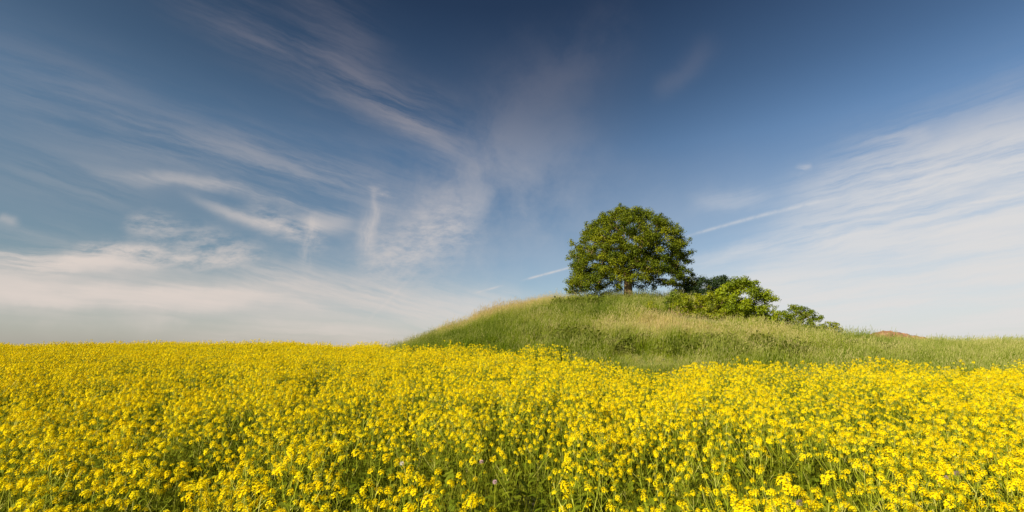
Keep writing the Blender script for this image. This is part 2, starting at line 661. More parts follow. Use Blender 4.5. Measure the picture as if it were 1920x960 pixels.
# ---------------------------------------------------------------- rapeseed: heads, leaves, stems
def flower_head(seed, size=1.0, n=22, length=0.045):
    r = random.Random(seed)
    b = MB()
    for i in range(n):
        t = (i + r.random()) / n                        # 0 = low on the raceme, 1 = top
        z = length * (0.05 + 0.95 * t) + r.uniform(-.003, .003)
        rad = 0.0255 * math.sqrt(max(0.04, 1 - t ** 2.6)) * r.uniform(0.75, 1.1)
        a = i * 2.399 + r.uniform(-.4, .4)
        c = Vector((math.cos(a) * rad, math.sin(a) * rad, z))
        nrm = Vector((math.cos(a) * (1.15 - t), math.sin(a) * (1.15 - t), 0.45 + t)).normalized()
        u = nrm.orthogonal().normalized()
        u.rotate(Matrix.Rotation(r.uniform(0, 1.57), 3, nrm))
        w = nrm.cross(u)
        L = 0.0082 * r.uniform(0.8, 1.15)
        for k in range(4):
            d = u * math.cos(k * 1.5708) + w * math.sin(k * 1.5708)
            s = nrm.cross(d)
            up = nrm * (L * r.uniform(0.05, 0.45))
            b.add([tuple(c * size) , tuple((c + d * L * 0.62 + s * L * 0.42 + up * .6) * size),
                   tuple((c + d * L + up) * size), tuple((c + d * L * 0.62 - s * L * 0.42 + up * .6) * size)], [(0, 1, 2, 3)], 0)
    for i in range(5):                                  # the closed buds in the middle
        a = i * 1.3
        c = Vector((math.cos(a) * .004, math.sin(a) * .004, length + .004 + .002 * (i % 2))) * size
        h = .0045 * size
        b.add([tuple(c + Vector((h * .5, 0, 0))), tuple(c + Vector((-h * .25, h * .43, 0))), tuple(c + Vector((-h * .25, -h * .43, 0))), tuple(c + Vector((0, 0, h)))],
              [(0, 1, 3), (1, 2, 3), (2, 0, 3)], 1)
    b.tube([(0, 0, -0.02 * size), (0, 0, length * .95 * size)], [.0016 * size, .001 * size], 3, 2)
    for i in range(4):                                  # young pods under the open flowers
        a = i * 2.1 + r.random()
        p0 = Vector((0, 0, -.004 * i)) * size
        d = Vector((math.cos(a), math.sin(a), .9)).normalized()
        b.tube([tuple(p0), tuple(p0 + d * .022 * size)], [.0006 * size, .0009 * size], 3, 2, cap=False)
    return b


def crop_leaf(seed, L=0.13):
    r = random.Random(seed)
    b = MB()
    prof = [(0.0, .03), (.18, .10), (.35, .22), (.5, .20), (.68, .30), (.85, .20), (1.0, .01)]
    vs = []
    for t, w in prof:
        w *= r.uniform(.85, 1.15)
        z = 0.35 * t * L - 0.55 * t * t * L
        vs += [(t * L, -w * L, z + .05 * L * w), (t * L, 0, z - .02 * L), (t * L, w * L, z + .05 * L * w)]
    fs = []
    for i in range(len(prof) - 1):
        a = i * 3
        fs += [(a, a + 3, a + 4, a + 1), (a + 1, a + 4, a + 5, a + 2)]
    b.add(vs, fs, 0)
    return b


HEADS = [flower_head(100 + i, s, n, l) for i, (s, n, l) in enumerate([(1.0, 34, .034), (1.12, 38, .042), (.88, 30, .030), (.72, 24, .024), (1.0, 36, .052), (.55, 12, .024), (.62, 9, .030)])]
HEAD_M = [h.mesh('flower_head', [M_petal, M_bud, M_stem]) for h in HEADS]
LEAVES = [crop_leaf(200 + i, L) for i, L in enumerate([.15, .12, .09])]
LEAF_M = [l.mesh('leaf', [M_leaf]) for l in LEAVES]


def make_plant(seed):
    """stem builder, head placements, leaf placements"""
    r = random.Random(seed)
    st = MB()
    Hh = TOP * r.uniform(0.86, 1.08)
    lean = r.uniform(-.06, .06), r.uniform(-.06, .06)
    P = lambda t: Vector((lean[0] * t * t * 1.2, lean[1] * t * t * 1.2, Hh * t))
    pts = [P(k / 6) for k in range(7)]
    st.tube([tuple(p) for p in pts], [.0055, .005, .0045, .0038, .003, .0022, .0016], 4)
    heads, leaves = [], []

    def head(p, d, k, s):
        qd = Vector((0, 0, 1)).rotation_difference(Vector(d).normalized())
        M = Matrix.Translation(p) @ qd.to_matrix().to_4x4() @ Matrix.Rotation(r.uniform(0, 6.28), 4, 'Z') @ Matrix.Scale(s, 4)
        heads.append((k, M))

    head(pts[-1], (lean[0], lean[1], 1), r.choice([0, 1, 1, 4]), r.uniform(.85, 1.08))
    nb = r.randint(4, 7)
    for i in range(nb):
        t = 0.45 + 0.48 * (i + r.random() * .6) / nb
        p0 = P(t)
        a = i * 2.4 + r.uniform(-.5, .5)
        top = Hh * r.uniform(.80, 1.03)
        rise = max(.05, top - p0.z)
        out = rise * r.uniform(.30, .60) + .02
        p1 = p0 + Vector((math.cos(a) * out * .55, math.sin(a) * out * .55, rise * .42))
        p2 = p0 + Vector((math.cos(a) * out * .92, math.sin(a) * out * .92, rise * .80))
        p3 = p0 + Vector((math.cos(a) * out, math.sin(a) * out, rise))
        st.tube([tuple(p0), tuple(p1), tuple(p2), tuple(p3)], [.0028, .0022, .0017, .0013], 3)
        head(p3, p3 - p1, r.choice([0, 1, 2, 2, 3, 4, 1, 6]), r.uniform(.72, 1.0))
        if r.random() < .45:                            # a small side shoot
            b = a + r.choice([-1, 1]) * r.uniform(.7, 1.3)
            q = p1 + Vector((math.cos(b) * .05, math.sin(b) * .05, r.uniform(.05, .12)))
            st.tube([tuple(p1), tuple(q)], [.0015, .001], 3)
            head(q, q - p1, r.choice([3, 5, 5]), r.uniform(.8, 1.1))
    for i in range(r.randint(5, 8)):
        t = r.uniform(.10, .80)
        a = r.uniform(0, 6.28)
        k = 0 if t < .35 else (1 if t < .55 else 2)
        leaves.append((k, Matrix.Translation(P(t)) @ Matrix.Rotation(a, 4, 'Z') @ Matrix.Rotation(r.uniform(-.7, .1), 4, 'Y') @ Matrix.Scale(r.uniform(.7, 1.2), 4)))
    return st, heads, leaves


NVAR = 12
PLANTS = [make_plant(300 + i) for i in range(NVAR)]
STEM_M = [p[0].mesh('stem', [M_stem]) for p in PLANTS]

variants = bpy.data.collections.new('rapeseed_plant_variants')
for i, (st, heads, leaves) in enumerate(PLANTS):
    b = MB()
    b.join(st, None, 2)
    for k, M in heads: b.join(HEADS[k], M)
    for k, M in leaves: b.join(LEAVES[k], M, 3)
    variants.objects.link(bpy.data.objects.new('rapeseed_plant_variant', b.mesh('rapeseed_plant_variant', [M_petal, M_bud, M_stem, M_leaf])))


def tuft(seed, n, h, w, spread, bend, head=0.0, mats=(0, 1)):
    """a tuft of grass blades, some carrying a seed head"""
    r = random.Random(seed)
    b = MB()
    for i in range(n):
        a = r.uniform(0, 6.28)
        rr = spread * math.sqrt(r.random())
        p = Vector((math.cos(a) * rr, math.sin(a) * rr, 0))
        hh = h * r.uniform(.55, 1.1)
        ba = r.uniform(0, 6.28)
        bd = Vector((math.cos(ba), math.sin(ba), 0)) * bend * hh * r.uniform(.3, 1.2) + Vector((.10 * hh, 0.03 * hh, 0))
        fa = r.uniform(0, 3.14)
        s = Vector((math.cos(fa), math.sin(fa), 0)) * w * r.uniform(.7, 1.2)
        m = p + bd * .35 + Vector((0, 0, hh * .55))
        t = p + bd + Vector((0, 0, hh))
        b.add([tuple(p - s * .5), tuple(p + s * .5), tuple(m + s * .45), tuple(m - s * .45), tuple(t)], [(0, 1, 2, 3), (3, 2, 4)], mats[0])
        if r.random() < head:
            d = (t - m).normalized()
            L = r.uniform(.06, .13) * h / .6
            c = t + d * L * .3
            s2 = s.normalized() * w * .62
            s3 = s2.cross(d) 
            t2 = t + d * L
            b.add([tuple(t - d * .01), tuple(c + s2), tuple(t2), tuple(c - s2)], [(0, 1, 2, 3)], mats[1])
            b.add([tuple(t - d * .01), tuple(c + s3), tuple(t2), tuple(c - s3)], [(0, 1, 2, 3)], mats[1])
    return b


def leaf_tuft(seed, n, h):
    r = random.Random(seed)
    b = MB()
    for i in range(n):
        lf = LEAVES[r.choice([0, 1, 2])]
        M = Matrix.Translation((r.uniform(-.12, .12), r.uniform(-.12, .12), h * r.uniform(.1, 1))) @ Matrix.Rotation(r.uniform(0, 6.28), 4, 'Z') @ Matrix.Rotation(r.uniform(-1.0, .2), 4, 'Y') @ Matrix.Scale(r.uniform(.6, 1.1), 4)
        b.join(lf, M, 0)
    b.join(tuft(seed + 5, 17, h * 1.35, .0045, .17, .3, 0, (1, 1)))
    return b


def variant_collection(name, meshes):
    c = bpy.data.collections.new(name + '_variants')
    for m in meshes:
        c.objects.link(bpy.data.objects.new(name + '_variant', m))
    return c


under_c = variant_collection('undergrowth', [leaf_tuft(400 + i, 8, .42).mesh('undergrowth_variant', [M_leaf, M_under]) for i in range(5)])
grass_c = variant_collection('tall_grass', [tuft(500 + i, [36, 40, 30, 34, 10, 7][i], [.50, .45, .56, .40, .72, .82][i], .0095, .17, [.3, .3, .22, .5, .2, .25][i], [.3, .2, .5, .1, 1, 1][i]).mesh('tall_grass_variant', [M_grass, M_seed]) for i in range(6)])
weed_c = variant_collection('weed', [leaf_tuft(450 + i, 24, .36).mesh('weed_variant', [M_weed, M_weed]) for i in range(4)])
short_c = variant_collection('short_grass', [tuft(520 + i, 30, .26, .010, .20, .75, .25).mesh('short_grass_variant', [M_grass, M_seed]) for i in range(4)])


def scatter(name, coll, P, rot, scl, dry=None, nvar=6):
    """one object of stuff: the variants of coll instanced on points"""
    n = len(P)
    me = bpy.data.meshes.new(name)
    me.vertices.add(n)
    me.vertices.foreach_set('co', np.asarray(P, np.float32).ravel())
    for nm, tp, dat, key in (('rot', 'FLOAT_VECTOR', rot, 'vector'), ('scl', 'FLOAT_VECTOR', scl, 'vector'),
                             ('variant', 'INT', rng.integers(0, nvar, n).astype(np.int32), 'value'),
                             ('dry', 'FLOAT', (dry if dry is not None else np.zeros(n)).astype(np.float32), 'value')):
        at = me.attributes.new(nm, tp, 'POINT')
        at.data.foreach_set(key, np.ascontiguousarray(dat, dtype=np.int32 if tp == 'INT' else np.float32).ravel())
    o = link(name, me)
    ng = bpy.data.node_groups.new(name + '_scatter', 'GeometryNodeTree')
    ng.interface.new_socket('Geometry', in_out='INPUT', socket_type='NodeSocketGeometry')
    ng.interface.new_socket('Geometry', in_out='OUTPUT', socket_type='NodeSocketGeometry')
    N = ng.nodes
    gi, go = N.new('NodeGroupInput'), N.new('NodeGroupOutput')
    ci = N.new('GeometryNodeCollectionInfo')
    ci.inputs['Collection'].default_value = coll
    ci.inputs['Separate Children'].default_value = True
    ci.inputs['Reset Children'].default_value = True
    ip = N.new('GeometryNodeInstanceOnPoints')
    ip.inputs['Pick Instance'].default_value = True

    def attr(nm, tp):
        a = N.new('GeometryNodeInputNamedAttribute')
        a.data_type = tp
        a.inputs['Name'].default_value = nm
        return a.outputs['Attribute']
    L = ng.links.new
    L(gi.outputs[0], ip.inputs['Points'])
    L(ci.outputs[0], ip.inputs['Instance'])
    L(attr('variant', 'INT'), ip.inputs['Instance Index'])
    er = N.new('FunctionNodeEulerToRotation')
    L(attr('rot', 'FLOAT_VECTOR'), er.inputs[0])
    L(er.outputs[0], ip.inputs['Rotation'])
    L(attr('scl', 'FLOAT_VECTOR'), ip.inputs['Scale'])
    L(ip.outputs[0], go.inputs[0])
    md = o.modifiers.new('scatter', 'NODES')
    md.node_group = ng
    o['kind'] = 'stuff'
    return o


# smooth value noise for uneven sowing
_tab = rng.random((64, 64))


def vnoise(x, y, s):
    x, y = np.asarray(x) / s + 100, np.asarray(y) / s + 100
    xi, yi = np.floor(x).astype(int), np.floor(y).astype(int)
    fx, fy = x - xi, y - yi
    fx, fy = fx * fx * (3 - 2 * fx), fy * fy * (3 - 2 * fy)
    g = lambda a, b: _tab[a % 64, b % 64]
    return (g(xi, yi) * (1 - fx) + g(xi + 1, yi) * fx) * (1 - fy) + (g(xi, yi + 1) * (1 - fx) + g(xi + 1, yi + 1) * fx) * fy


def fnoise(x, y, s):
    return vnoise(x, y, s) * .5 + vnoise(x + 7.3, y - 3.1, s / 2.1) * .3 + vnoise(x - 5.5, y + 9.7, s / 4.3) * .2


# ---- sow the field
def sow(density, ylo, yhi, tmax=1.55, x_extra=3.0):
    xm = yhi * tmax + x_extra
    n = int(density * 2 * xm * (yhi - ylo))
    x = rng.uniform(-xm, xm, n)
    y = rng.uniform(ylo, yhi, n)
    keep = np.abs(x) < np.maximum(y, 0) * tmax + x_extra
    return x[keep], y[keep]


x, y = sow(34, 0.5, 34)
# clear a standing place round the photographer, and follow the ragged edge of the crop
dip = np.exp(-((x - 4.0) / 1.5) ** 2 - ((y - 13.5) / 2.5) ** 2)      # the crop stands back from the trampled foot of the mound
edge = crop_edge(x, y) + (fnoise(x, y, 2.0) - .5) * 1.6 - 0.5 * dip
bare = np.hypot(x, y) < 1.1
gap = fnoise(x, y, 1.3) 
# thin patches, stronger close to the camera
thin = sstep(.47, .32, gap) * .72
thin = np.maximum(thin, sstep(.46, .33, fnoise(x + 17, y - 4, 6.0)) * .35)
pth = np.zeros_like(x)
for (qx, qy, rad, s) in ((-1.0, 4.5, 1.0, .86), (1.9, 4.4, .9, .78), (0.4, 3.9, .9, .66), (-0.2, 4.9, .8, .6), (2.6, 5.4, .6, .6), (-2.2, 4.4, .5, .4), (3.4, 6.6, 1.0, .45), (6.4, 8.6, .9, .5)):
    pth = np.maximum(pth, s * np.exp(-((x - qx) ** 2 + (y - qy) ** 2) / rad ** 2))
left_far = (x / np.maximum(y, 1.5) < -0.2) & (y > 27) & (y < 31)
stray = (rng.random(len(x)) < .035) & (y < edge + 1.6)
inside = ((y < edge) | left_far | stray) & (hill(x, y) < base(x, y) + .10)
keep = inside & ~bare & (rng.random(len(x)) > np.maximum(thin, pth))
x, y, dip = x[keep], y[keep], dip[keep]
hh = 0.92 + 0.30 * (fnoise(x + 40, y, 1.6) - .5) + rng.normal(0, .075, len(x))
hh *= 1 - .07 * dip
hh *= 1 - 0.10 * sstep(.42, .25, fnoise(x, y, 1.3))
hh = hh + (rng.random(len(hh)) < .05) * rng.uniform(.05, .2, len(hh))
hh = np.clip(hh, .6, 1.28)
z = height(x, y)
rot = np.stack([rng.normal(0, .07, len(x)), rng.normal(.05, .07, len(x)), rng.uniform(0, 6.2832, len(x))], 1)
var = None
# the plants that show largest stand on their own; the rest is one mass
px, py = pix(x, y, z + TOP * hh)
inview = (px > -10) & (px < 1930) & (py < 985) & (y > 2.0)
order = np.argsort(np.where(inview, np.hypot(x, y), 1e9))
near = order[:300]
restm = np.ones(len(x), bool)
restm[near] = False
rx, ry, rz_, rr, rh = x[restm], y[restm], z[restm], rot[restm], hh[restm]
mass = scatter('rapeseed_crop', variants, np.stack([rx, ry, rz_], 1), rr, np.stack([np.clip(rh, .8, 1.15), np.clip(rh, .8, 1.15), rh], 1), nvar=NVAR)
tag(mass, 'yellow flowering rapeseed crop filling the field up to the grassy mound', 'rapeseed crop')


def rapeseed(i, loc, rotation, s):
    st, heads, leaves = PLANTS[i]
    root = empty('rapeseed_plant', loc)
    root.rotation_euler = rotation
    root.scale = (s, s, s)
    link('stem', STEM_M[i], root)
    for k, M in heads:
        h = link('flower_head', HEAD_M[k], root)
        h.matrix_local = M
    for k, M in leaves:
        l = link('leaf', LEAF_M[k], root)
        l.matrix_local = M
    return tag(root, 'green stemmed rapeseed plant with yellow flower heads in the front rows of the field', 'rapeseed plant', 'rapeseed plants nearest the camera')


for c, i in enumerate(near):
    rapeseed(int(rng.integers(0, NVAR)), (x[i], y[i], z[i] - .01), tuple(rot[i]), float(hh[i]))

# ---- leaves and grass between the stems
ux, uy = sow(30, 1.2, 12)
k = uy < crop_edge(ux, uy) - .3
ux, uy = ux[k], uy[k]
us = .75 + .5 * fnoise(ux, uy, .9)
u = scatter('undergrowth', under_c, np.stack([ux, uy, height(ux, uy)], 1), np.stack([rng.normal(0, .1, len(ux)), rng.normal(0, .1, len(ux)), rng.uniform(0, 6.28, len(ux))], 1),
            np.stack([us] * 3, 1), nvar=5)
tag(u, 'dark green leaves and grass blades growing between the yellow flowers', 'undergrowth')
ux, uy = sow(10, 12, 30)
k = uy < crop_edge(ux, uy) + .2
ux, uy = ux[k], uy[k]
u = scatter('undergrowth', under_c, np.stack([ux, uy, height(ux, uy)], 1), np.stack([rng.normal(0, .1, len(ux)), rng.normal(0, .1, len(ux)), rng.uniform(0, 6.28, len(ux))], 1),
            np.full((len(ux), 3), 1.2), nvar=5)
tag(u, 'green leaves showing between the flowers in the far half of the field', 'undergrowth')

# ---------------------------------------------------------------- meadow grass on the mound
gxx = rng.uniform(-17, 52, 120000)
gyy = rng.uniform(12.5, 50, 120000)
e = crop_edge(gxx, gyy)
keep = ((gyy > e - .25 + (fnoise(gxx, gyy, 2.0) - .5) * 1.2 - 0.6 * np.exp(-((gxx - 4.0) / 1.5) ** 2)) | (hill(gxx, gyy) > base(gxx, gyy) + .05)) & ((hill(gxx, gyy) > base(gxx, gyy) - .25) | (gxx > 1)) & (gxx < gyy * 1.45 + 2) & (gyy < 44)
gxx, gyy = gxx[keep], gyy[keep]
gzz = height(gxx, gyy)
gpx, gpy = pix(gxx, gyy, gzz)
dry = .31 + .42 * (fnoise(gxx, gyy, 5.0) - .45) + .50 * (fnoise(gxx + 31, gyy, 1.4) - .5)


def patch(X, Y, px, py, rx, ry, lo=13, hi=45):
    g = ground_at(px, py, lo, hi)
    if g is None:
        print('no ground at', px, py); return 0 * X
    sx = rx / F * g[1]
    return np.exp(-((X - g[0]) / sx) ** 2 - ((Y - g[1]) / ry) ** 2)


# straw-coloured crest on the left shoulder, pale band half way up, brown tangle at the foot
dry += .75 * np.exp(-((gxx + .8) / 4.2) ** 2) * sstep(26, 29.5, gyy)
dry += .28 * patch(gxx, gyy, 1225, 612, 70, 1.6) + .20 * patch(gxx, gyy, 1150, 622, 130, 1.5) + .16 * patch(gxx, gyy, 1450, 640, 160, 1.8)
dry += .13 * patch(gxx, gyy, 1260, 632, 260, 2.2)
dry -= .30 * patch(gxx, gyy, 1085, 580, 70, 2.4) + .22 * patch(gxx, gyy, 900, 645, 130, 2.0)
dry -= .22 * patch(gxx, gyy, 1160, 655, 60, .9) + .22 * patch(gxx, gyy, 1300, 662, 60, 1.0) + .2 * patch(gxx, gyy, 1440, 660, 50, 1.0) + .2 * patch(gxx, gyy, 1660, 662, 80, 1.2)
tangle = np.maximum(patch(gxx, gyy, 1215, 684, 75, 1.3), .7 * patch(gxx, gyy, 1850, 672, 90, 1.2))
dry += .34 * tangle
size = (.85 + .5 * (fnoise(gxx + 11, gyy, 2.4) - .5)) * (1 - .45 * sstep(.25, .7, tangle))
size *= 1 - .25 * sstep(.8, .3, gyy - crop_edge(gxx, gyy)) 
clump = fnoise(gxx + 3, gyy + 8, 1.1)
size *= .58 + .85 * clump
size *= .84 + .34 * vnoise(gxx + 50, gyy, .55)
FEET = [(1335, 29), (1402, 24.6), (1420, 24.2), (1300, 23.2), (1330, 23.2), (1350, 23.4), (1266, 24.2), (1454, 23.6), (1518, 25.3), (1562, 25.4)]
for fpx, fY in FEET:
    fx_, fy_, _z = at_depth(fpx, fY)
    size *= 1 - .6 * np.exp(-(((gxx - fx_) / .9) ** 2 + ((gyy - fy_) / 1.0) ** 2))
dry = np.clip(dry + rng.normal(0, .07, len(dry)), 0, 1)
tilt = np.stack([rng.normal(0, .14, len(dry)) + .5 * tangle * rng.normal(0, 1, len(dry)), rng.normal(.08, .14, len(dry)), rng.uniform(-.9, .9, len(dry))], 1)
g = scatter('meadow_grass', grass_c, np.stack([gxx, gyy, gzz - .02], 1), tilt, np.stack([size * 1.1, size * 1.1, size], 1), dry, 6)
tag(g, 'tall green and straw-coloured meadow grass covering the mound', 'grass')

# dark leafy weeds in patches along the foot of the mound
wn = np.zeros_like(gxx)
for (wpx, wpy, wr, wd) in ((1160, 655, 60, .9), (1300, 660, 55, .9), (1440, 660, 60, .9), (1390, 668, 30, .6), (1640, 664, 40, .7), (1060, 640, 60, 1.0), (1085, 575, 45, 1.2), (1350, 652, 40, .7)):
    wn = np.maximum(wn, patch(gxx, gyy, wpx, wpy, wr, wd))
k = rng.random(len(gxx)) < np.where(wn > .2, wn * .8, 0)
w_ = scatter('weeds', weed_c, np.stack([gxx[k], gyy[k], gzz[k]], 1), np.stack([rng.normal(0, .2, k.sum()), rng.normal(.1, .2, k.sum()), rng.uniform(0, 6.28, k.sum())], 1),
             np.stack([rng.uniform(.8, 1.4, k.sum())] * 3, 1), None, 4)
tag(w_, 'dark leafy weeds in tangled patches along the foot of the mound', 'weeds')

# short turf filling in beneath the tall blades
k = rng.random(len(gxx)) < .5
g = scatter('turf_grass', short_c, np.stack([gxx[k] + .1, gyy[k] + .1, gzz[k] - .02], 1), tilt[k], np.stack([size[k] * 1.3] * 3, 1), np.clip(dry[k] - .12, 0, 1), 4)
tag(g, 'short dense grass filling in between the tall blades on the mound', 'grass')


# ---------------------------------------------------------------- trees and bushes
def leaf_mesh(name, centres, radii, per, size, mat, seed, up=.35, fold=.35, ref=.3):
    """thousands of small leaves spread over clumps; every leaf is a creased kite"""
    r = np.random.default_rng(seed)
    C, Nn, S, T = [], [], [], []
    for i, (c, rad) in enumerate(zip(centres, radii)):
        n = max(12, int(per * (rad[0] / ref) ** 2))
        d = r.normal(size=(n, 3))
        d[:, 2] += up
        d /= np.linalg.norm(d, axis=1)[:, None]
        # sub-clusters make sprigs, not an even ball
        ns = max(4, n // 14)
        sd_ = r.normal(size=(ns, 3)); sd_[:, 2] += up
        sd_ /= np.linalg.norm(sd_, axis=1)[:, None]
        idx = r.integers(0, ns, n)
        d = d * .62 + sd_[idx] * .68
        rr = (.35 + .65 * r.random(n) ** .5)[:, None]
        p = np.asarray(c) + d * rr * np.asarray(rad)
        nn = d * .7 + r.normal(size=(n, 3)) * .55 + np.array([0, 0, .35])
        nn /= np.linalg.norm(nn, axis=1)[:, None]
        C.append(p); Nn.append(nn)
        S.append(size * r.uniform(.65, 1.25, n))
        T.append(np.clip(.45 + .22 * r.normal() + .16 * r.normal(size=n), 0, 1))
    C, Nn, S, T = np.concatenate(C), np.concatenate(Nn), np.concatenate(S), np.concatenate(T)
    n = len(C)
    a = r.normal(size=(n, 3))
    a -= (a * Nn).sum(1)[:, None] * Nn
    a /= np.linalg.norm(a, axis=1)[:, None]
    b = np.cross(Nn, a)
    S = S[:, None]
    v0 = C - a * S * .5
    v1 = C + b * S * .32 + Nn * S * fold * .3
    v2 = C + a * S * .5
    v3 = C - b * S * .32 + Nn * S * fold * .3
    V = np.stack([v0, v1, v2, v3], 1).reshape(-1, 3)
    base_i = (np.arange(n) * 4)[:, None]
    tri = np.concatenate([base_i + np.array([[0, 1, 2]]), base_i + np.array([[0, 2, 3]])], 1).reshape(-1, 3)
    me = bpy.data.meshes.new(name)
    me.vertices.add(len(V)); me.vertices.foreach_set('co', V.astype(np.float32).ravel())
    me.loops.add(tri.size); me.loops.foreach_set('vertex_index', tri.astype(np.int32).ravel())
    me.polygons.add(len(tri))
    me.polygons.foreach_set('loop_start', (np.arange(len(tri)) * 3).astype(np.int32))
    me.polygons.foreach_set('loop_total', np.full(len(tri), 3, np.int32))
    at = me.attributes.new('tone', 'FLOAT', 'FACE')
    at.data.foreach_set('value', np.repeat(T, 2).astype(np.float32))
    me.materials.append(mat)
    me.update(calc_edges=True)
    return me


def grow(origin, centres, r_tip=.012, r_pow=2.3, jitter=.12, seed=1, min_d=0.0):
    """connect every clump centre to the nearest point already grown that lies closer to the root"""
    r = random.Random(seed)
    nodes = [Vector(origin)]
    parent = [-1]
    order = sorted(range(len(centres)), key=lambda i: (Vector(centres[i]) - nodes[0]).length)
    for i in order:
        c = Vector(centres[i])
        best, bj = 1e9, 0
        dr = (c - nodes[0]).length
        for j, q in enumerate(nodes):
            d = (c - q).length
            qr = (q - nodes[0]).length
            cost = d + .35 * qr
            if cost < best and qr < dr:
                best, bj = cost, j
        m = nodes[bj].lerp(c, .5) + Vector((r.uniform(-1, 1), r.uniform(-1, 1), r.uniform(-.6, 1))) * jitter * (c - nodes[bj]).length
        nodes.append(m); parent.append(bj)
        nodes.append(c); parent.append(len(nodes) - 2)
    w = [0.0] * len(nodes)
    for j in range(len(nodes) - 1, 0, -1):
        if w[j] == 0: w[j] = r_tip ** r_pow
        w[parent[j]] += w[j]
    rad = [k ** (1 / r_pow) for k in w]
    return nodes, parent, rad


def branches(name_main, nodes, parent, rad, root_obj, mat, r_cap, n_main=7):
    """the main limbs as parts of their own, each with everything that grows from it"""
    kids = {}
    for j, p in enumerate(parent):
        kids.setdefault(p, []).append(j)
    for j in kids.get(0, []):
        b = MB()
        stack = [j]
        while stack:
            q = stack.pop()
            p = parent[q]
            b.tube([tuple(nodes[p]), tuple(nodes[q])], [min(rad[q] * 1.15, r_cap), min(rad[q], r_cap)], 6 if rad[q] > .03 else 4)
            stack += kids.get(q, [])
        link(name_main, b.mesh(name_main, [mat], True), root_obj)


